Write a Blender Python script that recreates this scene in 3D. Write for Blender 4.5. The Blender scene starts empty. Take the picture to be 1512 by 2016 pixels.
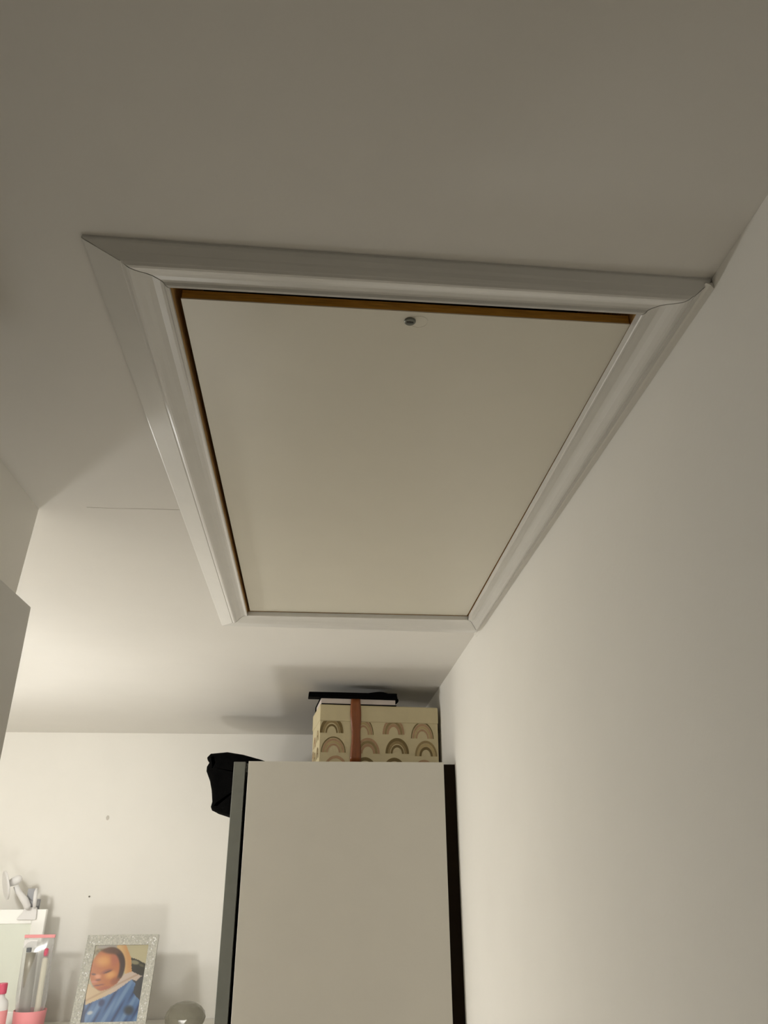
import bpy, bmesh, math, random
from mathutils import Vector, Matrix

# ------------------------------------------------------------------ scene, camera, world, exposure
scene = bpy.context.scene
COL = scene.collection
random.seed(7)
EYE = 1.70                      # camera height above the floor; "z" below is relative to the eye
def P(x, y, z): return Vector((x, y, z + EYE))

cam_data = bpy.data.cameras.new('camera')
cam_data.sensor_fit = 'HORIZONTAL'
cam_data.sensor_width = 36.0
cam_data.lens = 36.0 * 1497.8 / 1512.0
cam_data.clip_start = 0.02
cam = bpy.data.objects.new('camera', cam_data)
COL.objects.link(cam)
_r = Vector((0.99680, -0.07982, -0.00411))
_u = Vector((-0.03005, -0.42192, 0.90614))
_f = Vector((0.07406, 0.90311, 0.42297))
_m = Matrix((_r, _u, -_f)).transposed().to_4x4()
_m.translation = P(0, 0, 0)
cam.matrix_world = _m
scene.camera = cam

world = bpy.data.worlds.new('world')
world.use_nodes = True
world.node_tree.nodes['Background'].inputs[0].default_value = (0.02, 0.02, 0.02, 1)
world.node_tree.nodes['Background'].inputs[1].default_value = 0.05
scene.world = world

vs = scene.view_settings
vs.view_transform = 'Standard'
vs.look = 'None'
vs.exposure = 0.06
vs.gamma = 1.0
vs.use_curve_mapping = False
LAMP_MAIN = 140.0               # radiance of the pendant lamp's globe
LAMP_LOW = 36.0                 # radiance of the bedside lamp's globe
LAMP_TINT = (1.0, 0.985, 0.94)

# ------------------------------------------------------------------ materials
def lin(c):
    return tuple(((v / 255) / 12.92 if v / 255 <= 0.04045 else ((v / 255 + 0.055) / 1.055) ** 2.4) for v in c)

def mat(name, rgb, rough=0.6, var=0.04, scale=12.0, bump=0.0, bscale=60.0, metal=0.0, stretch=None, spec=0.5, sheen=0.0):
    m = bpy.data.materials.new(name); m.use_nodes = True
    nt = m.node_tree; b = nt.nodes['Principled BSDF']
    b.inputs['Roughness'].default_value = rough
    b.inputs['Metallic'].default_value = metal
    b.inputs['Specular IOR Level'].default_value = spec
    if sheen: b.inputs['Sheen Weight'].default_value = sheen
    tc = nt.nodes.new('ShaderNodeTexCoord')
    mp = nt.nodes.new('ShaderNodeMapping')
    nt.links.new(tc.outputs['Object'], mp.inputs['Vector'])
    if stretch: mp.inputs['Scale'].default_value = stretch
    n = nt.nodes.new('ShaderNodeTexNoise'); n.inputs['Scale'].default_value = scale; n.inputs['Detail'].default_value = 5
    nt.links.new(mp.outputs['Vector'], n.inputs['Vector'])
    r = nt.nodes.new('ShaderNodeValToRGB')
    c = lin(rgb)
    r.color_ramp.elements[0].position = 0.3; r.color_ramp.elements[1].position = 0.7
    r.color_ramp.elements[0].color = tuple(max(0, v * (1 - var)) for v in c) + (1,)
    r.color_ramp.elements[1].color = tuple(min(1, v * (1 + var)) for v in c) + (1,)
    nt.links.new(n.outputs['Fac'], r.inputs['Fac'])
    nt.links.new(r.outputs['Color'], b.inputs['Base Color'])
    if bump:
        n2 = nt.nodes.new('ShaderNodeTexNoise'); n2.inputs['Scale'].default_value = bscale; n2.inputs['Detail'].default_value = 4
        nt.links.new(mp.outputs['Vector'], n2.inputs['Vector'])
        bp = nt.nodes.new('ShaderNodeBump'); bp.inputs['Strength'].default_value = bump; bp.inputs['Distance'].default_value = 0.002
        nt.links.new(n2.outputs['Fac'], bp.inputs['Height'])
        nt.links.new(bp.outputs['Normal'], b.inputs['Normal'])
    return m

def emit_mat(name, rgb, strength):
    m = bpy.data.materials.new(name); m.use_nodes = True
    nt = m.node_tree; nt.nodes.clear()
    o = nt.nodes.new('ShaderNodeOutputMaterial'); e = nt.nodes.new('ShaderNodeEmission')
    e.inputs[0].default_value = tuple(rgb) + (1,); e.inputs[1].default_value = strength
    nt.links.new(e.outputs[0], o.inputs[0])
    return m

def film_mat(name, rgb, clear, rough=0.12):
    """thin clear plastic or glass: mostly see-through, glossy where it turns away"""
    m = bpy.data.materials.new(name); m.use_nodes = True
    nt = m.node_tree; nt.nodes.clear()
    o = nt.nodes.new('ShaderNodeOutputMaterial')
    tr = nt.nodes.new('ShaderNodeBsdfTransparent'); tr.inputs[0].default_value = (0.96, 0.96, 0.95, 1)
    pb = nt.nodes.new('ShaderNodeBsdfPrincipled'); pb.inputs['Base Color'].default_value = lin(rgb) + (1,)
    pb.inputs['Roughness'].default_value = rough
    mx = nt.nodes.new('ShaderNodeMixShader')
    lw = nt.nodes.new('ShaderNodeLayerWeight'); lw.inputs['Blend'].default_value = 0.35
    mr = nt.nodes.new('ShaderNodeMapRange'); mr.inputs['To Min'].default_value = 1 - clear; mr.inputs['To Max'].default_value = 0.85
    nt.links.new(lw.outputs['Facing'], mr.inputs['Value'])
    nt.links.new(mr.outputs['Result'], mx.inputs['Fac'])
    nt.links.new(tr.outputs[0], mx.inputs[1]); nt.links.new(pb.outputs[0], mx.inputs[2])
    nt.links.new(mx.outputs[0], o.inputs[0])
    return m

def glitter_mat(name, rgb):
    m = mat(name, rgb, rough=0.35, var=0.25, scale=160, metal=0.3, bump=0.9, bscale=420)
    return m

M = {}
M['wall'] = mat('painted plaster', (242, 239, 232), 0.75, 0.012, 5, 0.12, 90)
M['ceiling'] = mat('painted ceiling', (234, 231, 225), 0.8, 0.012, 5, 0.15, 70)
M['gloss'] = mat('white gloss paint', (226, 224, 219), 0.32, 0.02, 14, 0.1, 60)
M['panel'] = mat('white melamine', (224, 219, 204), 0.4, 0.012, 8, 0.04, 120)
M['wood'] = mat('raw pine', (206, 164, 104), 0.65, 0.22, 9, 0.2, 60, stretch=(2, 2, 30))
M['woodedge'] = mat('bare wood edge', (196, 150, 66), 0.65, 0.25, 8, 0.2, 80, stretch=(4, 60, 60))
M['dark'] = mat('loft light stop', (60, 52, 44), 0.9, 0.1)
M['latch'] = mat('latch metal', (112, 114, 106), 0.45, 0.08, 40, metal=0.5)
M['latchdark'] = mat('latch slot', (50, 50, 46), 0.6)
M['carcass'] = mat('wardrobe laminate', (216, 212, 202), 0.5, 0.012, 10, 0.08, 200)
M['darktop'] = mat('top darkened against bounce', (84, 66, 48), 0.85, 0.1, 30)  # dark colour picked to cut bounce off the unseen wardrobe top
M['shadestrip'] = mat('gap shade strip', (30, 22, 14), 0.9, 0.1, 20, spec=0.1)
M['alu'] = mat('grey aluminium profile', (128, 130, 124), 0.42, 0.04, 30, metal=0.35)
M['doorface'] = mat('wardrobe door face', (220, 218, 212), 0.35, 0.015)
M['black'] = mat('black cloth', (7, 7, 7), 0.95, 0.25, 40, 0.5, 220, spec=0.05)
M['blackcover'] = mat('black book cloth', (4, 4, 6), 0.85, 0.2, 60, 0.2, 300, spec=0.08)
M['pages'] = mat('book pages', (226, 214, 206), 0.8, 0.08, 6, 0.3, 40, stretch=(1, 1, 300))
M['cream'] = mat('cream card', (220, 206, 166), 0.6, 0.025, 25, 0.08, 150)
M['ribbon'] = mat('copper satin ribbon', (142, 78, 34), 0.32, 0.14, 20, 0.2, 60, stretch=(60, 60, 3), sheen=0.2)
M['pr_dark'] = mat('print dark olive', (124, 104, 60), 0.6, 0.08, 200)
M['pr_mid'] = mat('print olive', (160, 138, 92), 0.6, 0.08, 200)
M['pr_pink'] = mat('print blush', (190, 154, 118), 0.6, 0.06, 200)
M['pr_pale'] = mat('print pale', (200, 178, 128), 0.6, 0.05, 200)
M['plastic'] = mat('white plastic', (232, 230, 228), 0.4, 0.02)
M['plasticgrey'] = mat('grey plastic', (168, 168, 172), 0.45, 0.03)
M['mirrorframe'] = mat('white mirror frame', (254, 254, 249), 0.4, 0.004)
M['mirror'] = mat('mirror glass', (240, 246, 238), 0.08, 0.005, metal=0.6)
M['pinkzip'] = mat('pink zip', (240, 158, 160), 0.45, 0.05)
M['pinkcup'] = mat('pink plastic', (244, 158, 162), 0.45, 0.04)
M['red'] = mat('red cap', (206, 82, 108), 0.4, 0.05)
M['tubegrey'] = mat('grey tube', (148, 144, 132), 0.4, 0.05, 20, metal=0.2)
M['capgrey'] = mat('dark grey cap', (92, 96, 98), 0.5, 0.05)
M['stick'] = mat('ivory stick', (236, 230, 208), 0.5, 0.03)
M['film'] = film_mat('clear vinyl', (225, 225, 225), 0.78)
M['smoke'] = film_mat('smoky cut glass', (132, 128, 112), 0.44, 0.06)
M['glitter'] = glitter_mat('silver glitter', (176, 174, 164))
M['crystal'] = mat('crystal stud', (252, 252, 250), 0.05, 0.01, spec=1.0)
M['backing'] = mat('frame backing', (60, 58, 56), 0.8)
M['dresser'] = mat('white dresser paint', (228, 224, 214), 0.4, 0.02)
M['knob'] = mat('brushed knob', (170, 168, 160), 0.35, 0.05, metal=0.8)
M['floor'] = mat('beige carpet', (206, 194, 174), 0.95, 0.12, 90, 0.6, 300)
M['lampmetal'] = mat('lamp metal', (60, 58, 54), 0.4, 0.05, metal=0.7)
M['walldirt'] = mat('filler smudge', (206, 200, 190), 0.8, 0.05)
M['nail'] = mat('nail head', (96, 88, 78), 0.5, 0.1)
M['glow_main'] = emit_mat('glowing globe', LAMP_TINT, LAMP_MAIN)
M['glow_low'] = emit_mat('glowing bedside globe', LAMP_TINT, LAMP_LOW)

# ------------------------------------------------------------------ helpers
def tag(o, label=None, cat=None, group=None, kind=None):
    if label: o['label'] = label
    if cat: o['category'] = cat
    if group: o['group'] = group
    if kind: o['kind'] = kind
    return o

def empty(name, loc, rz=0.0):
    o = bpy.data.objects.new(name, None); COL.objects.link(o)
    o.location = loc; o.rotation_euler = (0, 0, rz); o.empty_display_size = 0.05
    return o

def obj(name, bm, material, parent=None, loc=None, smooth=False, bevel=0.0, seg=2):
    bmesh.ops.recalc_face_normals(bm, faces=bm.faces[:])
    me = bpy.data.meshes.new(name); bm.to_mesh(me); bm.free()
    for mm in (material if isinstance(material, (list, tuple)) else [material]): me.materials.append(mm)
    if smooth:
        for p in me.polygons: p.use_smooth = True
    o = bpy.data.objects.new(name, me); COL.objects.link(o)
    if parent is not None: o.parent = parent
    if loc is not None: o.location = loc
    if bevel:
        bv = o.modifiers.new('bevel', 'BEVEL'); bv.width = bevel; bv.segments = seg; bv.limit_method = 'ANGLE'
    return o

def box(bm, x0, x1, y0, y1, z0, z1):
    v = [bm.verts.new(c) for c in ((x0,y0,z0),(x1,y0,z0),(x1,y1,z0),(x0,y1,z0),(x0,y0,z1),(x1,y0,z1),(x1,y1,z1),(x0,y1,z1))]
    for f in ((0,1,2,3),(4,5,6,7),(0,1,5,4),(1,2,6,5),(2,3,7,6),(3,0,4,7)):
        bm.faces.new([v[i] for i in f])
    return bm

def boxbm(*a): return box(bmesh.new(), *a)

def prism(bm, pts, z0, z1):
    """plan polygon extruded in z"""
    a = [bm.verts.new((p[0], p[1], z0)) for p in pts]; b = [bm.verts.new((p[0], p[1], z1)) for p in pts]
    bm.faces.new(a); bm.faces.new(b)
    n = len(pts)
    for i in range(n): bm.faces.new((a[i], a[(i+1) % n], b[(i+1) % n], b[i]))
    return bm

def lathe(bm, prof, n=32, c=(0, 0)):
    rings = []
    for r, z in prof:
        if r < 1e-6: rings.append([bm.verts.new((c[0], c[1], z))])
        else: rings.append([bm.verts.new((c[0] + r*math.cos(2*math.pi*k/n), c[1] + r*math.sin(2*math.pi*k/n), z)) for k in range(n)])
    for a, b in zip(rings, rings[1:]):
        for k in range(n):
            k2 = (k+1) % n
            if len(a) == 1 and len(b) == 1: continue
            if len(a) == 1: bm.faces.new((a[0], b[k], b[k2]))
            elif len(b) == 1: bm.faces.new((a[k], a[k2], b[0]))
            else: bm.faces.new((a[k], a[k2], b[k2], b[k]))
    return bm

def tube(bm, pts, radii, n=16, flat=(1, 1)):
    """closed tube along points with a radius per point, round-capped by the radii given"""
    pts = [Vector(p) for p in pts]; rings = []
    for i, p in enumerate(pts):
        t = (pts[min(i+1, len(pts)-1)] - pts[max(i-1, 0)]).normalized()
        ref = Vector((0, 1, 0)) if abs(t.y) < 0.9 else Vector((1, 0, 0))
        a = t.cross(ref).normalized(); b = t.cross(a).normalized()
        r = radii[i] if isinstance(radii, (list, tuple)) else radii
        rings.append([bm.verts.new(p + a*r*flat[0]*math.cos(2*math.pi*k/n) + b*r*flat[1]*math.sin(2*math.pi*k/n)) for k in range(n)])
    for a, b in zip(rings, rings[1:]):
        for k in range(n): bm.faces.new((a[k], a[(k+1) % n], b[(k+1) % n], b[k]))
    bm.faces.new(rings[0]); bm.faces.new(rings[-1])
    return bm

def struct(o, label=None):
    return tag(o, label, kind='structure')

# ------------------------------------------------------------------ room shell
CEIL = EYE + 0.60
XR = lambda y: 0.4222 + 0.0030 * y            # the right wall runs very slightly out of square
Y0, YB, XL = -0.6, 3.925, -3.0                # behind the camera, back wall, far left of the room
CORNER_X, CORNER_Y = -0.530, 1.313            # end of the left passage wall

# hatch rings in plan: near-left, near-right, far-right, far-left
R_OUT = [(-0.2651, 0.6208), (0.4238, 0.6346), (0.4281, 2.0600), (-0.2764, 2.0350)]
R_CRS = [(-0.2265, 0.6377), (0.4064, 0.6457), (0.4165, 1.9860), (-0.2395, 1.9594)]
R_LIP = [(-0.1835, 0.6797), (0.3604, 0.6847), (0.3768, 1.9043), (-0.1968, 1.9025)]
PANEL = [(-0.1769, 0.7108), (0.3610, 0.7170), (0.3735, 1.9020), (-0.1905, 1.9003)]
def mixring(a, b, t): return [((1-t)*p[0]+t*q[0], (1-t)*p[1]+t*q[1]) for p, q in zip(a, b)]
def grow(r, d):
    cx = sum(p[0] for p in r)/4; cy = sum(p[1] for p in r)/4
    return [(p[0] + (d if p[0] > cx else -d), p[1] + (d if p[1] > cy else -d)) for p in r]

floor = struct(obj('floor', boxbm(XL, 0.5, Y0, YB, -0.1, 0.0), M['floor']))
bm = bmesh.new()                              # ceiling slab with the hatch opening cut through it
hole = grow(R_LIP, 0.0098)
outer = [(XL-0.1, Y0-0.1), (0.55, Y0-0.1), (0.55, YB+0.1), (XL-0.1, YB+0.1)]
lo = [[bm.verts.new((p[0], p[1], z)) for p in ring] for z in (CEIL, CEIL+0.15) for ring in (outer, hole)]
for i in range(4):
    j = (i+1) % 4
    bm.faces.new((lo[0][i], lo[0][j], lo[1][j], lo[1][i]))
    bm.faces.new((lo[2][i], lo[2][j], lo[3][j], lo[3][i]))
    bm.faces.new((lo[0][i], lo[0][j], lo[2][j], lo[2][i]))
    bm.faces.new((lo[1][i], lo[1][j], lo[3][j], lo[3][i]))
ceiling = struct(obj('ceiling', bm, M['ceiling']))
# plasterboard joint showing as a hairline ridge across the ceiling
jb = bmesh.new()
pts = [(-0.44, 1.3005), (-0.39, 1.3015), (-0.34, 1.2995), (-0.262, 1.2990)]
for (xa, ya), (xb, yb) in zip(pts, pts[1:]):
    prism(jb, [(xa, ya-0.0011), (xb, yb-0.0011), (xb, yb+0.0011), (xa, ya+0.0011)], CEIL-0.0004, CEIL+0.001)
obj('plaster_joint', jb, M['ceiling'], ceiling)

wr = struct(obj('wall_right', prism(bmesh.new(), [(XR(Y0), Y0), (0.55, Y0), (0.55, YB), (XR(YB), YB)], 0.0, CEIL), M['wall']))
wb = struct(obj('wall_back', boxbm(XL, 0.55, YB, YB+0.1, 0.0, CEIL), M['wall']))
bm = bmesh.new()                              # passage wall: its end flares a centimetre under the ceiling
prof = [(CORNER_X-0.011, 0.0), (CORNER_X-0.011, EYE+0.40), (CORNER_X-0.0045, EYE+0.52), (CORNER_X, CEIL)]
cols = []
for y in (Y0, CORNER_Y):
    cols.append([bm.verts.new((x, y, z)) for x, z in prof] + [bm.verts.new((-0.66, y, CEIL)), bm.verts.new((-0.66, y, 0.0))])
n = len(cols[0])
for k in range(n): bm.faces.new((cols[0][k], cols[0][(k+1) % n], cols[1][(k+1) % n], cols[1][k]))
bm.faces.new(cols[0]); bm.faces.new(cols[1])
struct(obj('wall_left', bm, M['wall']))
struct(obj('wall_front', boxbm(XL, -0.66, CORNER_Y-0.11, CORNER_Y, 0.0, CEIL), M['wall']))
struct(obj('wall_far_left', boxbm(XL-0.1, XL, CORNER_Y, YB, 0.0, CEIL), M['wall']))
struct(obj('wall_behind', boxbm(-0.66, 0.5, Y0-0.1, Y0, 0.0, CEIL), M['wall']))

# nail hole and filler smudge on the back wall
nb = bmesh.new(); tube(nb, [(0, -0.004, 0), (0, 0.004, 0)], [0.0035, 0.0035], 10)
obj('nail', nb, M['nail'], wb, loc=P(-1.0152, YB, -0.1143))
sb = bmesh.new(); tube(sb, [(0, -0.0008, 0), (0, 0.002, 0)], [0.010, 0.012], 14, (1.0, 0.7))
obj('filler_smudge', sb, M['walldirt'], wb, loc=P(-0.9829, YB, 0.2147))

# open door leaf standing parallel to the left passage wall
door = struct(empty('door_1', (-0.439, 0.70, 0.0)), 'plain white door leaf standing open along the left wall')
obj('leaf', boxbm(-0.020, 0.020, -0.38, 0.383, 0.008, 2.040), M['gloss'], door, bevel=0.002)
for s in (-1, 1):
    hb = bmesh.new()
    tube(hb, [(s*0.020, 0.31, 1.0), (s*0.030, 0.31, 1.0)], [0.024, 0.022], 20)
    tube(hb, [(s*0.028, 0.31, 1.0), (s*0.050, 0.31, 1.0), (s*0.052, 0.30, 1.0), (s*0.052, 0.19, 1.0)], 0.009, 12)
    obj('handle', hb, M['knob'], door, smooth=True)

# ------------------------------------------------------------------ loft hatch
hatch = tag(empty('loft_hatch', (0, 0, 0)), 'long white loft hatch in the ceiling with a mitred moulding frame', 'hatch')
prof = [  # (plan ring, height below ceiling)
    (R_OUT, 0.0), (R_OUT, 0.0030), (mixring(R_OUT, R_CRS, 0.05), 0.0042), (mixring(R_OUT, R_CRS, 0.55), 0.0110), (mixring(R_OUT, R_CRS, 0.97), 0.0168), (R_CRS, 0.0160)]
for t, d in ((0.04, 0.0170), (0.09, 0.0186), (0.16, 0.0191), (0.24, 0.0184), (0.36, 0.0163), (0.48, 0.0135),
             (0.62, 0.0112), (0.78, 0.0106), (0.86, 0.0112), (0.91, 0.0138), (0.97, 0.0144), (1.0, 0.0135)):
    prof.append((mixring(R_CRS, R_LIP, t), d))
for t, d in ((1.0, 0.0096), (0.77, 0.0096), (0.77, 0.0)): prof.append((mixring(R_CRS, R_LIP, t), d))
names = ['near bar of the moulding', 'right bar of the moulding beside the wall', 'far bar of the moulding', 'left bar of the moulding']
for i in range(4):
    j = (i+1) % 4
    bm = bmesh.new(); A = []; B = []
    g = 0.0010                                # hairline open mitre joints
    pr = prof if i == 3 else prof[:-3] + [(prof[-3][0], 0.0030), (prof[-2][0], 0.0030), prof[-1]]
    for ring, d in pr:
        a = Vector((ring[i][0], ring[i][1], CEIL - d)); b = Vector((ring[j][0], ring[j][1], CEIL - d))
        t = (b - a).normalized()
        A.append(bm.verts.new(a + t*g)); B.append(bm.verts.new(b - t*g))
    for k in range(len(prof)-1): bm.faces.new((A[k], B[k], B[k+1], A[k+1]))
    bm.faces.new((A[-1], B[-1], B[0], A[0])); bm.faces.new(A); bm.faces.new(B)
    o = obj('frame_moulding', bm, M['gloss'], hatch); o['label'] = names[i]
# bead of white filler closing the joint between the right bar and the wall
bm = bmesh.new(); ends = []
for y in (0.634, 2.060):
    x = XR(y); ends.append([bm.verts.new((x-0.0085, y, CEIL-0.0072)), bm.verts.new((x-0.0035, y, CEIL-0.0095)), bm.verts.new((x-0.0003, y, CEIL-0.0150)), bm.verts.new((x-0.0003, y, CEIL-0.0065))])
for k in range(4): bm.faces.new((ends[0][k], ends[0][(k+1) % 4], ends[1][(k+1) % 4], ends[1][k]))
bm.faces.new(ends[0]); bm.faces.new(ends[1])
obj('filler_bead', bm, M['wall'], hatch)
# wooden lining of the shaft, one board for each side
L_IN = grow(R_LIP, 0.0008); L_OUT = grow(R_LIP, 0.0095)
for i in range(4):
    j = (i+1) % 4
    o = obj('lining_board', prism(bmesh.new(), [L_IN[i], L_IN[j], L_OUT[j], L_OUT[i]], CEIL-(0.0092 if i == 3 else 0.0028), CEIL+0.15), M['wood'], hatch)
obj('light_stop', prism(bmesh.new(), grow(R_LIP, 0.2), CEIL+0.152, CEIL+0.17), M['dark'], hatch)  # unseen dark cover added over the shaft to stop light leaking in
# the drop-down panel: white face, bare wooden edge
zp = CEIL - 0.002
obj('hatch_panel', prism(bmesh.new(), PANEL, zp, zp+0.0015), M['panel'], hatch)
pl = grow(PANEL, -0.0006)
obj('panel_core', prism(bmesh.new(), pl, zp+0.0015, zp+0.0135), M['woodedge'], hatch)
lk = tag(empty('latch', (0.0924, 0.7306, zp)), None); lk.parent = hatch
bm = bmesh.new(); lathe(bm, [(0, -0.0022), (0.0060, -0.0022), (0.0070, -0.0012), (0.0072, 0.001), (0, 0.001)], 28)
rim = obj('latch_rim', bm, M['latch'], lk, smooth=False)
obj('latch_slot', boxbm(-0.0042, 0.0042, -0.0012, 0.0012, -0.0028, -0.0018), M['latchdark'], lk)
bm = bmesh.new(); lathe(bm, [(0.0098, 0.001), (0.0101, -0.0002), (0.0109, -0.0002), (0.0112, 0.001)], 32)
rg = obj('wear_ring', bm, M['panel'], lk, loc=(0.011, 0.001, 0))

# ------------------------------------------------------------------ wardrobe
WX0, WX1, WY0, WY1, WT = -0.2205, 0.3900, 2.4926, 3.905, EYE + 0.300
wd = tag(empty('wardrobe', (0.08, 3.20, 0.0)), 'tall white wardrobe seen end-on with grey edged sliding doors', 'wardrobe')
off = -Vector((0.08, 3.20, 0.0))
def wpart(name, a, m, bev=0.0012):
    return obj(name, boxbm(*a), m, wd, loc=off, bevel=bev)
wpart('end_panel', (WX0, WX1, WY0, WY0+0.018, 0.0, WT), M['carcass']).__setitem__('label', 'plain white end panel')
wpart('end_panel', (WX0, WX1, WY1-0.018, WY1, 0.0, WT), M['carcass'])
wpart('top_panel', (WX0, WX1, WY0+0.0182, WY1-0.0182, WT-0.019, WT-0.0012), M['darktop'])
wpart('back_panel', (WX1-0.006, WX1-0.001, WY0+0.0182, WY1-0.0182, 0.07, WT-0.020), M['carcass'])
wpart('bottom_panel', (WX0+0.02, WX1-0.008, WY0+0.0182, WY1-0.0182, 0.06, 0.078), M['carcass'])
wpart('plinth', (WX0+0.03, WX0+0.045, WY0+0.0182, WY1-0.0182, 0.0, 0.059), M['carcass'])
wpart('door_track', (-0.2290, -0.2212, WY0+0.03, WY1-0.02, WT-0.030, WT-0.004), M['alu'])
st_ = wpart('gap_shade', (WX1+0.0006, XR(2.53)-0.0006, WY0+0.022, WY0+0.034, 0.0, WT-0.004), M['shadestrip'])  # added dark strip: the gap's shade put in as colour
st_['label'] = 'near black strip standing in for the shade in the gap to the wall'
ym = 0.5*(WY0+WY1)
for ya, yb, xa, xb in ((WY0+0.001, ym+0.02, -0.2655, -0.2300), (ym+0.022, WY1-0.002, -0.2655, -0.2300)):
    d = wpart('sliding_door', (xa+0.004, xb-0.004, ya+0.030, yb-0.030, 0.05, WT-0.006), M['doorface'])
    for a, b in ((ya, ya+0.0298), (yb-0.0298, yb)):
        fr = obj('door_stile', boxbm(xa, xb, a, b, 0.03, WT-0.002), M['alu'], d, bevel=0.0012)
        fr['label'] = 'grey metal edge profile'

# ------------------------------------------------------------------ rainbow box with ribbon, book and folder
BR = math.radians(6.0); BW, BD = 0.428, 0.245; BH = 0.2235
bx = tag(empty('gift_box', P(-0.0055, 2.735, 0.3003), BR), 'cream keepsake box printed with rainbows on top of the wardrobe', 'box')
body = obj('box_body', boxbm(0.0015, BW-0.0015, 0.0015, BD, 0.0, BH-0.006), M['cream'], bx, bevel=0.0015)
lid = obj('lid', boxbm(-0.0006, BW+0.0006, -0.0014, BD+0.002, BH-0.058, BH), M['cream'], bx, bevel=0.004, seg=3)
def rainbow(x, z, r, rz, bands, zmin, zmax, face='front', parent=body):
    """nested arches printed on a face, cropped by the lid above and the base below"""
    mats = []; bm = bmesh.new(); N = 20
    for (ro, ri, mk) in bands:
        if M[mk] not in mats: mats.append(M[mk])
        idx = mats.index(M[mk]); prev = None
        for k in range(N+1):
            a = math.pi*k/N; ca, sa = math.cos(a), math.sin(a)
            row = []
            for q in (ro, ri):
                u = x + r*q*ca; w = min(max(z + rz*q*sa, zmin), zmax)
                row.append((u, 0.0009, w) if face == 'front' else (0.0009, u, w))
            row = [bm.verts.new(c) for c in row]
            if prev: bm.faces.new((prev[0], row[0], row[1], prev[1])).material_index = idx
            prev = row
    return obj('rainbow_print', bm, mats, parent)
LINE = [(1.0, 0.92, 'pr_dark'), (0.88, 0.74, 'pr_pink'), (0.72, 0.60, 'pr_pale'), (0.56, 0.44, 'pr_pink')]
DARK = [(1.0, 0.80, 'pr_dark'), (0.80, 0.62, 'pr_mid'), (0.56, 0.40, 'pr_dark')]
MID = [(1.0, 0.84, 'pr_mid'), (0.82, 0.62, 'pr_pale'), (0.60, 0.42, 'pr_dark')]
PINK = [(1.0, 0.84, 'pr_pink'), (0.82, 0.64, 'pr_mid'), (0.62, 0.44, 'pr_pink')]
SX = 0.4285/233.0; SZ = 0.1943/113.0
def bxx(px): return (px - 631.5)*SX
def bzz(py): return 0.0292 + (1499 - py)*SZ
ZT, ZB = BH-0.0581, 0.0035
for px, py, hw, st in ((659, 1481, 23.5, LINE), (725, 1482, 23, PINK), (782, 1481, 23, DARK), (838.5, 1485, 22, MID)):
    rainbow(bxx(px), bzz(py), hw*SX, 31*SZ, st, ZB, ZT)
for px, py, hw, st in ((655, 1443, 22.5, [(1.0, 0.78, 'pr_dark'), (0.76, 0.60, 'pr_mid'), (0.52, 0.40, 'pr_dark')]), (716, 1445, 20, LINE), (775, 1443, 21.5, PINK), (832, 1450, 22.5, LINE)):
    rainbow(bxx(px), bzz(py), hw*SX, 34*SZ, st, ZB, ZT)
for px, py, hw, st in ((664, 1521, 24, PINK), (720, 1523, 24, DARK), (776, 1523, 24, DARK), (834, 1526, 24, PINK)):
    rainbow(bxx(px), bzz(py), hw*SX, 34*SZ, [st[0]], ZB, ZT)
for k, (yy, zz, st) in enumerate(((0.065, 0.105, MID), (0.165, 0.095, PINK), (0.055, 0.045, DARK), (0.15, 0.04, MID), (0.21, 0.05, LINE))):
    rainbow(yy, zz, 0.038, 0.038, st, ZB, ZT, face='side')
# ribbon: one pleated strap up the front of the box
bm = bmesh.new(); rows = []
for k in range(15):
    t = k/14; z = 0.030 + t*(0.244-0.030)
    c = bxx(701.0) + 0.0015*math.sin(t*5.0); w = 0.0175 + 0.0020*math.sin(t*9+1)
    yy = -0.0044 if z > 0.160 else -0.0022
    row = []
    for u, dz in ((-1, 0), (-0.55, 0.0030), (-0.1, 0.0012), (0.12, 0.0002), (0.5, 0.0034), (1, 0)):
        row.append(bm.verts.new((c + u*w, yy - dz*(0.7+0.3*math.sin(6*t+u)), z)))
    rows.append(row)
for a, b in zip(rows, rows[1:]):
    for q in range(len(a)-1): bm.faces.new((a[q], a[q+1], b[q+1], b[q]))
rb = obj('ribbon', bm, M['ribbon'], bx, smooth=True); rb['label'] = 'copper satin ribbon'
so = rb.modifiers.new('thick', 'SOLIDIFY'); so.thickness = 0.0008; so.offset = -1
bm = bmesh.new(); box(bm, bxx(701)-0.016, bxx(701)+0.016, 0.20, BD+0.003, BH+0.0003, BH+0.0012)
obj('ribbon_end', bm, M['ribbon'], bx)

bk = tag(empty('book', P(-0.0055, 2.735, 0.3003+0.2240), BR - 0.012), 'black hardback book lying on the rainbow box, pale pages facing out', 'book')
obj('back_cover', boxbm(0.006, 0.275, 0.0005, 0.190, 0.0, 0.0028), M['blackcover'], bk)
obj('page_block', boxbm(0.004, 0.271, 0.002, 0.186, 0.0029, 0.0205), M['pages'], bk)
obj('front_cover', boxbm(0.000, 0.273, 0.0005, 0.190, 0.0206, 0.0230), M['blackcover'], bk)
obj('spine', boxbm(0.000, 0.273, 0.1902, 0.1935, 0.0, 0.0230), M['blackcover'], bk)
fo = tag(empty('slim_case', P(-0.047, 2.729, 0.3003+0.2474), BR - 0.05), 'long slim black case lying along the front of the book, left end overhanging', 'case')
obj('case_base', boxbm(0.0, 0.318, 0.0, 0.046, 0.0, 0.0090), M['blackcover'], fo, bevel=0.0015)
obj('case_lid', boxbm(0.001, 0.317, 0.0005, 0.0455, 0.0095, 0.0185), M['blackcover'], fo, bevel=0.0015)
obj('hinge', boxbm(0.04, 0.28, 0.0462, 0.0480, 0.006, 0.0125), M['blackcover'], fo)
bm = bmesh.new()
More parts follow.
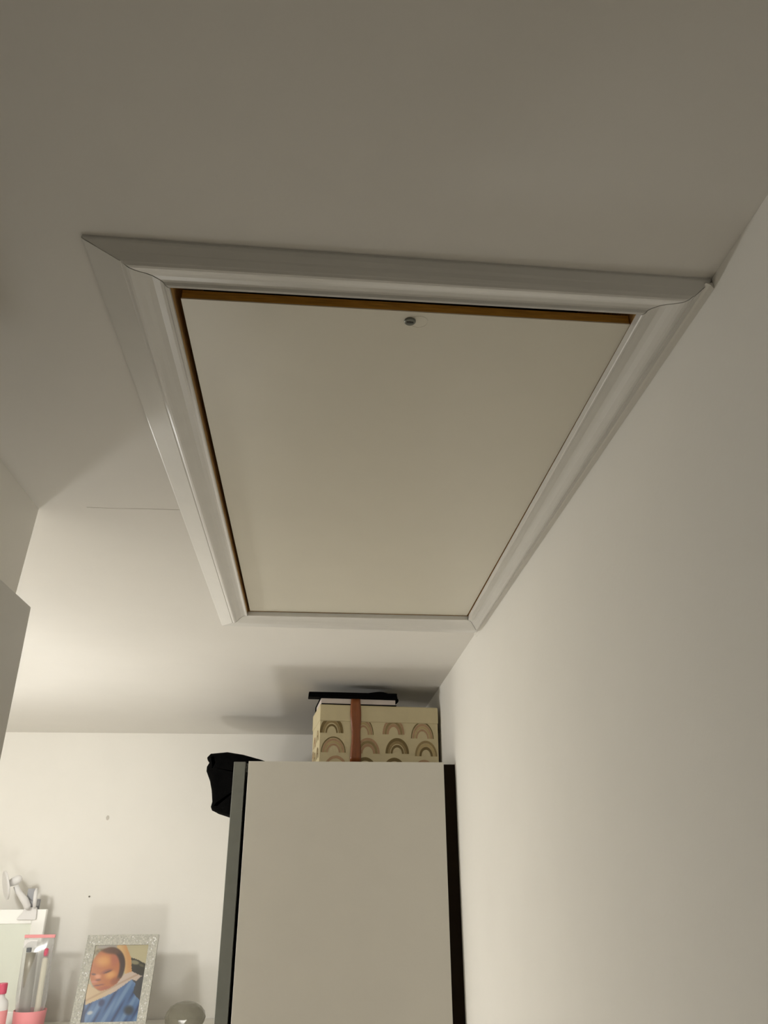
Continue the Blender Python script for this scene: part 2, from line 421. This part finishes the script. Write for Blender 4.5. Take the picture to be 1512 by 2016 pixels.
bmesh.ops.create_uvsphere(bm, u_segments=28, v_segments=14, radius=1.0)
for v in bm.verts:
    c = v.co
    z = max(c.z, -0.55)
    v.co = Vector((c.x*0.082*(1+0.06*math.sin(3*c.y+1)), c.y*0.055, (z+0.55)*0.0285 + 0.002*math.sin(5*c.x)*max(z, 0)))
pp = obj('pouch', bm, M['black'], None, loc=P(0.200, 2.860, 0.3003+0.2476), smooth=True)
tag(pp, 'soft black pouch lying behind the slim black case, close under the ceiling', 'pouch')

# black bag slumped over the wardrobe's door edge
BGY = 3.40
outl = [(-0.10, 0.302), (-0.11, 0.325), (-0.18, 0.385), (-0.245, 0.408), (-0.32, 0.424), (-0.385, 0.434), (-0.450, 0.431), (-0.466, 0.414),
        (-0.462, 0.402), (-0.455, 0.392), (-0.464, 0.376), (-0.464, 0.362), (-0.446, 0.324), (-0.436, 0.284), (-0.430, 0.240), (-0.434, 0.222),
        (-0.428, 0.212), (-0.412, 0.205), (-0.385, 0.195), (-0.360, 0.189), (-0.315, 0.195), (-0.283, 0.215), (-0.276, 0.250), (-0.275, 0.290), (-0.268, 0.303), (-0.20, 0.302)]
bm = bmesh.new(); rings = []
cx = sum(p[0] for p in outl)/len(outl); cz = sum(p[1] for p in outl)/len(outl)
for t in (-1.0, -0.96, -0.86, -0.6, -0.2, 0.2, 0.6, 0.86, 0.96, 1.0):
    s = 1 - 0.0*abs(t); inset = {1.0: 0.030, 0.96: 0.015, 0.86: 0.005}.get(abs(t), 0.0)
    ring = []
    for k, (x, z) in enumerate(outl):
        pv = Vector(outl[k-1]); nx = Vector(outl[(k+1) % len(outl)]); d = (nx - pv).normalized()
        nrm = Vector((-d.y, d.x))                       # inward for this winding
        if (Vector((cx, cz)) - Vector((x, z))).dot(nrm) < 0 and not (-0.30 < x < -0.1 and z < 0.31): nrm = -nrm
        wob = 0.003*math.sin(7*t + k*1.3) if (z > 0.33 and x < -0.2) or x < -0.34 else 0.0
        i2 = inset
        ring.append(bm.verts.new((x + nrm.x*i2, BGY + t*0.11, z + nrm.y*i2 + (wob if inset == 0 else 0) + EYE)))
    rings.append(ring)
for a, b in zip(rings, rings[1:]):
    for k in range(len(a)): bm.faces.new((a[k], a[(k+1) % len(a)], b[(k+1) % len(a)], b[k]))
bm.faces.new(rings[0]); bm.faces.new(rings[-1])
bag = tag(empty('bag', P(-0.2, BGY, 0.301)), 'black cloth bag slumped over the top edge of the wardrobe door', 'bag')
obj('bag_body', bm, M['black'], bag, loc=-bag.location, smooth=True)
bm = bmesh.new()
st = [(-0.25, 3.33, 0.385), (-0.235, 3.20, 0.360), (-0.20, 3.02, 0.325), (-0.17, 2.85, 0.3060), (-0.13, 2.72, 0.3055), (-0.06, 2.82, 0.3055), (-0.05, 3.05, 0.306), (-0.09, 3.27, 0.318)]
tube(bm, [P(*q) for q in st], 0.0045, 10)
obj('strap', bm, M['black'], bag, loc=-bag.location, smooth=True)

# ------------------------------------------------------------------ dresser along the back wall
DT = EYE - 0.585
dr = tag(empty('dresser', (-1.06, 3.70, 0.0)), 'white dresser against the back wall, only its top edge in view', 'dresser')
obj('top_board', boxbm(-0.66, 0.66, -0.235, 0.222, DT-0.025, DT), M['dresser'], dr, bevel=0.003)
obj('carcass', boxbm(-0.64, 0.64, -0.205, 0.215, 0.03, DT-0.0255), M['dresser'], dr, bevel=0.002)
for c in (-1, 1):
    for k in range(4):
        z0 = 0.08 + k*0.245
        d = obj('drawer', boxbm(c*0.315-0.305, c*0.315+0.305, -0.2235, -0.2055, z0, z0+0.235), M['dresser'], dr, bevel=0.002)
        bm = bmesh.new(); tube(bm, [(c*0.315, -0.2236, z0+0.12), (c*0.315, -0.236, z0+0.12), (c*0.315, -0.246, z0+0.12), (c*0.315, -0.250, z0+0.12)], [0.007, 0.007, 0.014, 0.010], 16)
        obj('knob', bm, M['knob'], d, smooth=True)

# mirror with white frame
mr = tag(empty('mirror', P(-1.3515, 3.795, -0.5848)), 'white framed mirror standing on the dresser at the left', 'mirror')
mr.rotation_euler = (math.radians(-1.5), 0, 0)
MW, MH, FW = 0.1985, 0.4265, 0.055
for a in ((-MW, -MW+FW, 0.0, MH), (MW-FW, MW, 0.0, MH), (-MW+FW, MW-FW, 0.0, FW), (-MW+FW, MW-FW, MH-FW, MH)):
    obj('frame_rail', boxbm(a[0], a[1], -0.011, 0.011, a[2], a[3]), M['mirrorframe'], mr, bevel=0.003)
obj('glass', boxbm(-MW+FW-0.003, MW-FW+0.003, -0.003, 0.002, FW-0.003, MH-FW+0.003), M['mirror'], mr)
obj('kickstand', boxbm(-0.03, 0.03, 0.0, 0.004, 0.0, 0.30), M['mirrorframe'], mr, loc=(0, 0.095, 0.0)).rotation_euler = (math.radians(16), 0, 0)

# clip-on holder on the mirror's top edge
cl = tag(empty('clip_holder', P(-1.228, 3.795, -0.196)), 'white clip-on holder with a round disc head on the mirror top', 'clip holder')
o0 = -cl.location
def cpart(name, bm, m, **k): return obj(name, bm, m, cl, loc=o0, **k)
bm = bmesh.new()                                       # front jaw, flared at its foot
jaw = [(-1.2700, -0.1940), (-1.2660, -0.1975), (-1.1920, -0.1980), (-1.1885, -0.1930), (-1.1925, -0.1500), (-1.2430, -0.1490), (-1.2500, -0.1720)]
a = [bm.verts.new(P(x, 3.784, z)) for x, z in jaw]; b = [bm.verts.new(P(x, 3.792, z)) for x, z in jaw]
bm.faces.new(a); bm.faces.new(b)
for k in range(len(jaw)): bm.faces.new((a[k], a[(k+1) % len(jaw)], b[(k+1) % len(jaw)], b[k]))
cpart('front_jaw', bm, M['plastic'], bevel=0.002)
cpart('back_jaw', boxbm(-1.245, -1.195, 3.824, 3.831, EYE-0.195, EYE-0.120), M['plasticgrey'], bevel=0.002)
bm = bmesh.new(); tube(bm, [P(-1.247, 3.797, -0.135), P(-1.194, 3.797, -0.135)], 0.0125, 18)
cpart('spring_barrel', bm, M['plasticgrey'], smooth=False)
bm = bmesh.new(); tube(bm, [P(-1.2000, 3.775, -0.150), P(-1.2015, 3.772, -0.120), P(-1.2040, 3.776, -0.092), P(-1.2060, 3.786, -0.078)], [0.0075, 0.0085, 0.0085, 0.005], 12, (1.0, 1.0))
cpart('lever', bm, M['plastic'], smooth=True)
bm = bmesh.new()
box(bm, -1.248, -1.212, 3.800, 3.806, EYE-0.135, EYE-0.078)
cpart('back_lever', bm, M['plasticgrey'], bevel=0.002)
bm = bmesh.new(); tube(bm, [P(-1.2200, 3.772, -0.152), P(-1.2270, 3.768, -0.146), P(-1.2420, 3.764, -0.122), P(-1.2720, 3.756, -0.088), P(-1.2850, 3.752, -0.066)], [0.009, 0.0145, 0.0150, 0.0115, 0.0110], 18)
cpart('arm', bm, M['plastic'], smooth=True)
bm = bmesh.new(); tube(bm, [P(-1.2650, 3.748, -0.034), P(-1.2685, 3.748, -0.036), P(-1.2790, 3.748, -0.041), P(-1.3010, 3.748, -0.052), P(-1.3150, 3.748, -0.059)], [0.006, 0.0135, 0.0175, 0.0165, 0.0120], 20)
cpart('ball_joint', bm, M['plastic'], smooth=True)
ax = Vector((-0.84, -0.48, -0.26)).normalized(); c0 = P(-1.3190, 3.746, -0.062)
bm = bmesh.new(); tube(bm, [c0, c0 + ax*0.002, c0 + ax*0.008, c0 + ax*0.010], [0.055, 0.058, 0.058, 0.055], 32)
cpart('disc_head', bm, M['plastic'], smooth=False)

# pink cup, clear zip pouch and what stands in it
CX, CY = -1.1245, 3.700
cup = obj('cup', lathe(bmesh.new(), [(0, 0.0), (0.055, 0.0), (0.0575, 0.004), (0.0625, 0.072), (0.0632, 0.074), (0.0605, 0.0735), (0.0555, 0.006), (0, 0.006)], 40), M['pinkcup'], None, loc=P(CX, CY, -0.5849), smooth=False)
tag(cup, 'pink cup on the dresser holding a clear pouch', 'cup')
for p in cup.data.polygons: p.use_smooth = True
zpz = tag(empty('zip_pouch', P(CX, CY, -0.578)), 'clear plastic pouch with a pink zip standing in the pink cup', 'pouch')
bm = bmesh.new(); rings = []
for k in range(13):
    t = k/12; z = 0.003 + t*0.318
    hw = 0.047 + 0.0135*min(1, t*3); th = 0.028*(1 - t**4) + 0.0015; cxo = -0.0125*t + 0.0
    ring = []
    for q in range(28):
        a = 2*math.pi*q/28; ca, sa = math.cos(a), math.sin(a)
        ring.append(bm.verts.new((cxo + math.copysign(abs(ca)**0.8, ca)*hw, th*math.copysign(abs(sa)**0.9, sa)*(1 + 0.10*math.sin(5*a + 6*t)) + 0.010*t, z)))
    rings.append(ring)
for a, b in zip(rings, rings[1:]):
    for q in range(28): bm.faces.new((a[q], a[(q+1) % 28], b[(q+1) % 28], b[q]))
bm.faces.new(rings[0])
obj('pouch_body', bm, M['film'], zpz, smooth=True)
zb = bmesh.new(); box(zb, -0.0735, 0.0500, 0.0055, 0.0145, 0.318, 0.330)
zo = obj('zip', zb, M['pinkzip'], zpz, bevel=0.002); zo['label'] = 'pink zip strip'
zb = bmesh.new(); box(zb, -0.070, -0.018, 0.0035, 0.0050, 0.284, 0.312); obj('paper_insert', zb, M['plastic'], zpz)
t1 = tag(empty('brush_tube', P(CX-0.022, CY+0.002, -0.574)), 'grey cylindrical tube inside the clear pouch', 'tube')
obj('tube_body', lathe(bmesh.new(), [(0, 0), (0.0210, 0), (0.0225, 0.003), (0.0235, 0.20), (0.0225, 0.262), (0, 0.264)], 28), M['tubegrey'], t1, smooth=True).rotation_euler = (0, math.radians(-2), 0)
obj('tube_cap', boxbm(-0.030, -0.012, -0.012, 0.000, 0.264, 0.280), M['capgrey'], t1, bevel=0.002)
t2 = tag(empty('applicator', P(CX+0.026, CY+0.002, -0.574)), 'ivory stick with a red end inside the clear pouch', 'applicator')
obj('stick_body', lathe(bmesh.new(), [(0, 0), (0.0095, 0), (0.0115, 0.01), (0.0110, 0.24), (0, 0.246)], 20), M['stick'], t2, smooth=True)
obj('red_end', lathe(bmesh.new(), [(0, 0.2465), (0.009, 0.2475), (0.0105, 0.260), (0.0085, 0.274), (0, 0.280)], 20), M['red'], t2, smooth=True)

# small bottle at the frame's left edge
bo = tag(empty('bottle', P(-1.222, 3.620, -0.5849)), 'white bottle with a red cap beside the pink cup', 'bottle')
obj('bottle_body', lathe(bmesh.new(), [(0, 0), (0.030, 0), (0.034, 0.004), (0.034, 0.100), (0.030, 0.116), (0.016, 0.128), (0.015, 0.140), (0, 0.140)], 32), M['plastic'], bo, smooth=True)
obj('cap', lathe(bmesh.new(), [(0.0, 0.140), (0.0185, 0.1405), (0.0190, 0.144), (0.0190, 0.172), (0.0175, 0.176), (0, 0.176)], 28), M['red'], bo, smooth=False)
obj('label_band', lathe(bmesh.new(), [(0.0343, 0.012), (0.0349, 0.013), (0.0349, 0.085), (0.0343, 0.086)], 32), M['pinkzip'], bo, smooth=True)

# ------------------------------------------------------------------ glitter photo frame
FWD, FHT = 0.288, 0.343
lean = math.radians(-18)
ph = tag(empty('photo_frame', P(-0.7930, 3.605, -0.581)), 'glittery silver photo frame with a portrait of a sleeping baby', 'photo frame')
ph.rotation_euler = (lean, 0, math.radians(1.0))
bw = 0.037
hw = FWD/2
bord = [((-hw, 0), (hw, 0), (hw-bw, bw), (-hw+bw, bw)), ((hw, 0), (hw, FHT), (hw-bw, FHT-bw), (hw-bw, bw)),
        ((hw, FHT), (-hw, FHT), (-hw+bw, FHT-bw), (hw-bw, FHT-bw)), ((-hw, FHT), (-hw, 0), (-hw+bw, bw), (-hw+bw, FHT-bw))]
for q in bord:
    bm = bmesh.new()
    a = [bm.verts.new((x, -0.012 + (0.004 if k > 1 else 0), z)) for k, (x, z) in enumerate(q)]; b = [bm.verts.new((x, 0.004, z)) for x, z in q]
    bm.faces.new(a); bm.faces.new(b)
    for k in range(4): bm.faces.new((a[k], a[(k+1) % 4], b[(k+1) % 4], b[k]))
    obj('frame_border', bm, M['glitter'], ph)
obj('backing_board', boxbm(-hw+0.004, hw-0.004, 0.0042, 0.008, 0.004, FHT-0.004), M['backing'], ph)
obj('easel_leg', boxbm(-0.03, 0.03, 0.0085, 0.0125, 0.02, 0.20), M['backing'], ph)
bm = bmesh.new(); rnd = random.Random(3)
for k in range(150):
    side = rnd.choice((0, 1, 1, 2, 3, 3)); e = rnd.uniform(0.006, bw-0.006)
    if side in (0, 2): x = rnd.uniform(-hw+0.01, hw-0.01); z = e if side == 0 else FHT-e
    else: z = rnd.uniform(0.01, FHT-0.01); x = -hw+e if side == 3 else hw-e
    s = rnd.choice((0.0016, 0.002, 0.0026, 0.0038)); yy = -0.012 + 0.004*(e/bw)
    vt = [bm.verts.new((x+s*math.cos(u+k), yy, z+s*math.sin(u+k))) for u in (0, 1.57, 3.14, 4.71)]
    top = bm.verts.new((x, yy-s*0.9, z))
    for q in range(4): bm.faces.new((vt[q], vt[(q+1) % 4], top))
cr = obj('crystals', bm, M['crystal'], ph); cr['kind'] = 'stuff'

# the printed portrait, as colours on a fine grid
def inpoly(x, y, pts):
    c = False; j = len(pts)-1
    for i in range(len(pts)):
        if (pts[i][1] > y) != (pts[j][1] > y) and x < (pts[j][0]-pts[i][0])*(y-pts[i][1])/(pts[j][1]-pts[i][1]) + pts[i][0]: c = not c
        j = i
    return c
def ell(x, y, cx, cy, rx, ry, ang=0.0):
    a = math.radians(ang); dx, dy = x-cx, y-cy
    u = dx*math.cos(a)+dy*math.sin(a); v = -dx*math.sin(a)+dy*math.cos(a)
    return math.sqrt((u/rx)**2 + (v/ry)**2)
def sm(v, a, b):
    t = min(1, max(0, (v-a)/(b-a))); return t*t*(3-2*t)
def mixc(a, b, t): return tuple(p + (q-p)*t for p, q in zip(a, b))
def portrait(x, y):
    c = mixc((178, 170, 140), (196, 186, 150), sm(x, 500, 1100))
    c = mixc(c, (168, 160, 150), 1-sm(ell(x, y, 560, 360, 200, 70), 0.5, 1.1))
    if inpoly(x, y, [(900, 555), (1010, 590), (1180, 690), (1170, 900), (1090, 880), (930, 800)]):
        c = (44, 42, 28); c = mixc(c, (140, 134, 104), 1-sm(ell(x, y, 985, 645, 75, 40, 15), 0.6, 1.2))
        c = mixc(c, (92, 88, 66), 1-sm(ell(x, y, 1090, 700, 50, 25, 30), 0.5, 1.2))
    if inpoly(x, y, [(930, 930), (1100, 860), (1180, 860), (1140, 1300), (960, 1300)]): c = (66, 66, 66)
    if inpoly(x, y, [(690, 350), (760, 325), (835, 335), (880, 450), (925, 570), (945, 850), (835, 850), (825, 620), (780, 480), (720, 420)]):
        c = mixc((214, 178, 124), (204, 150, 92), sm(x - 0.15*(y-350), 740, 860))
    hd = ell(x, y, 568, 748, 262, 385, 14)
    fz = ell(x, y, 470, 455, 130, 70, -10)
    c = mixc(c, (112, 98, 72), (1-sm(fz, 0.55, 1.15))*(0.75+0.25*math.sin(x*0.09)*math.sin(y*0.07)))
    t = 1-sm(hd, 0.95, 1.03)
    if t > 0:
        f = (186, 110, 58)
        f = mixc(f, (218, 152, 82), 1-sm(ell(x, y, 500, 610, 150, 120), 0.2, 1.2))
        f = mixc(f, (176, 100, 66), 1-sm(ell(x, y, 690, 560, 90, 190, 10), 0.3, 1.2))
        f = mixc(f, (58, 34, 18), sm(ell(x, y, 520, 790, 235, 365, 14), 0.88, 1.04)*sm(x - 0.15*(y-700), 560, 680)*(1-sm(y, 860, 990)))
        f = mixc(f, (92, 58, 32), (1-sm(ell(x, y, 600, 425, 200, 75, 12), 0.5, 1.2))*0.9)
        f = mixc(f, (220, 156, 86), 1-sm(ell(x, y, 620, 850, 110, 80, -25), 0.2, 1.2))
        f = mixc(f, (150, 84, 58), 1-sm(ell(x, y, 560, 790, 110, 36, -22), 0.4, 1.2))
        f = mixc(f, (84, 44, 26), 1-sm(ell(x, y, 575, 800, 75, 13, -24), 0.5, 1.2))
        f = mixc(f, (96, 52, 34), 1-sm(ell(x, y, 360, 838, 45, 20, 8), 0.4, 1.2))
        f = mixc(f, (226, 156, 118), 1-sm(ell(x, y, 425, 875, 60, 45), 0.3, 1.2))
        f = mixc(f, (118, 62, 42), 1-sm(ell(x, y, 432, 935, 52, 20, -6), 0.4, 1.2))
        f = mixc(f, (202, 128, 98), 1-sm(ell(x, y, 370, 965, 70, 25), 0.3, 1.2))
        f = mixc(f, (112, 56, 42), 1-sm(ell(x, y, 440, 1022, 110, 14, -8), 0.4, 1.2))
        f = mixc(f, (168, 92, 66), (1-sm(ell(x, y, 520, 1075, 130, 40, -12), 0.3, 1.2))*0.8)
        f = mixc(f, (136, 74, 44), (1-sm(ell(x, y, 690, 960, 90, 70, -40), 0.3, 1.2))*0.7)
        c = mixc(c, f, t)
    if inpoly(x, y, [(200, 990), (310, 1000), (340, 1050), (400, 1080), (455, 1130), (600, 1085), (720, 1000), (830, 845), (950, 800), (1100, 880), (1020, 965), (950, 930), (820, 1040), (690, 1140), (470, 1245), (270, 1335), (150, 1360)]):
        c = mixc((206, 178, 138), (204, 184, 168), sm(x, 400, 800)); c = mixc(c, (150, 116, 84), (1-sm(abs((y-1000)-0.9*(520-x)*0.6-130), 4, 26))*0.4)
    if inpoly(x, y, [(100, 1375), (270, 1335), (470, 1245), (690, 1140), (820, 1040), (950, 930), (1010, 1010), (980, 1150), (1100, 1300), (1130, 1800), (100, 1800)]):
        s = math.sin((x*0.8 + y*0.55)*0.030) + 0.5*math.sin((x*0.9+y*0.42)*0.071 + 1)
        c = mixc((74, 106, 150), (112, 142, 180), sm(s, -0.3, 1.2)); c = mixc(c, (48, 66, 104), sm(-s, 0.5, 1.5))
        c = mixc(c, (46, 58, 98), 1-sm(ell(x, y, 500, 1310, 55, 75, 20), 0.4, 1.2))
        c = mixc(c, (52, 58, 66), 1-sm(ell(x, y, 930, 1440, 90, 90, -30), 0.4, 1.2))
        c = mixc(c, (186, 192, 196), 1-sm(ell(x, y, 330, 1470, 55, 35, -20), 0.4, 1.2))
    if x < 262 and y > 1120: c = mixc(c, (44, 54, 84), sm(y, 1120, 1300)*(1-sm(x, 235, 262)))
    return tuple(v*0.88 for v in c)
NU, NV = 84, 104
pw, phh = hw-bw+0.002, FHT-2*bw+0.004
verts = []; colors = []; faces = []
for j in range(NV+1):
    v = j/NV
    for i in range(NU+1):
        u = i/NU
        verts.append((-pw + 2*pw*u, -0.0045, FHT-bw+0.002 - phh*v))
        vv = v*1.13
        xl = 370 - 170*vv; xr = 1190 - 105*vv
        colors.append(lin(portrait(xl + u*(xr-xl), 330 + vv*1152)) + (1.0,))
for j in range(NV):
    for i in range(NU):
        k = j*(NU+1)+i; faces.append((k, k+1, k+NU+2, k+NU+1))
me = bpy.data.meshes.new('photo_print'); me.from_pydata(verts, [], faces)
ca = me.color_attributes.new('print', 'FLOAT_COLOR', 'POINT')
for k, c in enumerate(colors): ca.data[k].color = c
pm = bpy.data.materials.new('glossy photo print'); pm.use_nodes = True
at = pm.node_tree.nodes.new('ShaderNodeVertexColor'); at.layer_name = 'print'
pb = pm.node_tree.nodes['Principled BSDF']; pb.inputs['Roughness'].default_value = 0.35
pm.node_tree.links.new(at.outputs[0], pb.inputs['Base Color'])
me.materials.append(pm)
po = bpy.data.objects.new('photo_print', me); COL.objects.link(po); po.parent = ph
po['label'] = 'portrait of a sleeping baby in a blue blanket'

# faceted smoky glass ornament
gl = tag(empty('glass_ornament', P(-0.5005, 3.62, -0.5848)), 'faceted smoky glass ball ornament between photo frame and wardrobe', 'ornament')
bm = bmesh.new(); prof = [(0, 0.0), (0.045, 0.0), (0.062, 0.014), (0.0765, 0.034), (0.0800, 0.052), (0.0735, 0.070), (0.060, 0.087), (0.038, 0.099), (0.014, 0.1045), (0, 0.105)]
rings = []
for q, (r, z) in enumerate(prof):
    if r == 0: rings.append([bm.verts.new((0, 0, z))]); continue
    rings.append([bm.verts.new((r*math.cos(2*math.pi*(k + 0.5*(q % 2))/14), r*math.sin(2*math.pi*(k + 0.5*(q % 2))/14), z)) for k in range(14)])
for q in range(len(rings)-1):
    a, b = rings[q], rings[q+1]
    for k in range(14):
        k2 = (k+1) % 14
        if len(a) == 1: bm.faces.new((a[0], b[k], b[k2]))
        elif len(b) == 1: bm.faces.new((a[k], a[k2], b[0]))
        elif q % 2 == 0: bm.faces.new((a[k], a[k2], b[k])); bm.faces.new((a[k2], b[k2], b[k]))
        else: bm.faces.new((a[k], b[k2], b[k])); bm.faces.new((a[k], a[k2], b[k2]))
obj('cut_glass_shell', bm, M['smoke'], gl)

# ------------------------------------------------------------------ the two lamps of the room, both outside the picture
LX, LY, LZ = -1.45, 2.405, EYE + 0.275
fl = tag(empty('pendant_lamp', (LX, LY, CEIL)), 'glowing globe pendant lamp hanging in the room at left', 'lamp')
def lpart(name, prof, m, n=28, **k): return obj(name, lathe(bmesh.new(), [(r, z - CEIL) for r, z in prof], n), m, fl, **k)
lpart('ceiling_rose', [(0, CEIL), (0.05, CEIL), (0.045, CEIL-0.02), (0.01, CEIL-0.03), (0, CEIL-0.03)], M['plastic'])
lpart('cord', [(0, CEIL-0.029), (0.003, CEIL-0.029), (0.003, LZ+0.125), (0, LZ+0.125)], M['plastic'], 10)
lpart('lamp_holder', [(0, LZ+0.126), (0.016, LZ+0.124), (0.022, LZ+0.085), (0.030, LZ+0.078), (0, LZ+0.078)], M['plastic'])
lpart('added_baffle', [(0.028, LZ+0.104), (0.09, LZ+0.100), (0.155, LZ+0.086), (0.157, LZ+0.083), (0.155, LZ+0.082), (0.09, LZ+0.096), (0.028, LZ+0.099), (0.028, LZ+0.104)], M['plastic'], 40)  # unseen disc added above the globe to tame its hot spot on the ceiling
bm = bmesh.new(); bmesh.ops.create_icosphere(bm, subdivisions=2, radius=0.075)
obj('globe', bm, M['glow_main'], fl, loc=(0, 0, LZ - CEIL), smooth=True)

nt_ = tag(empty('bedside_table', (-0.62, 2.50, 0.0)), 'small white bedside table in front of the dresser', 'table')
obj('tabletop', boxbm(-0.17, 0.17, -0.17, 0.17, 0.53, 0.55), M['dresser'], nt_, bevel=0.002)
for sx in (-1, 1):
    for sy in (-1, 1):
        obj('leg', boxbm(sx*0.145-0.015, sx*0.145+0.015, sy*0.145-0.015, sy*0.145+0.015, 0.0, 0.529), M['dresser'], nt_)
tl = tag(empty('table_lamp', (-0.62, 2.50, 0.5502)), 'small globe lamp on the bedside table', 'lamp')
obj('base', lathe(bmesh.new(), [(0, 0), (0.06, 0), (0.06, 0.01), (0.014, 0.022), (0.012, 0.24), (0.03, 0.245), (0.03, 0.262), (0, 0.263)], 28), M['lampmetal'], tl)
bm = bmesh.new(); bmesh.ops.create_icosphere(bm, subdivisions=2, radius=0.09)
obj('globe', bm, M['glow_low'], tl, loc=(0, 0, 0.350), smooth=True)
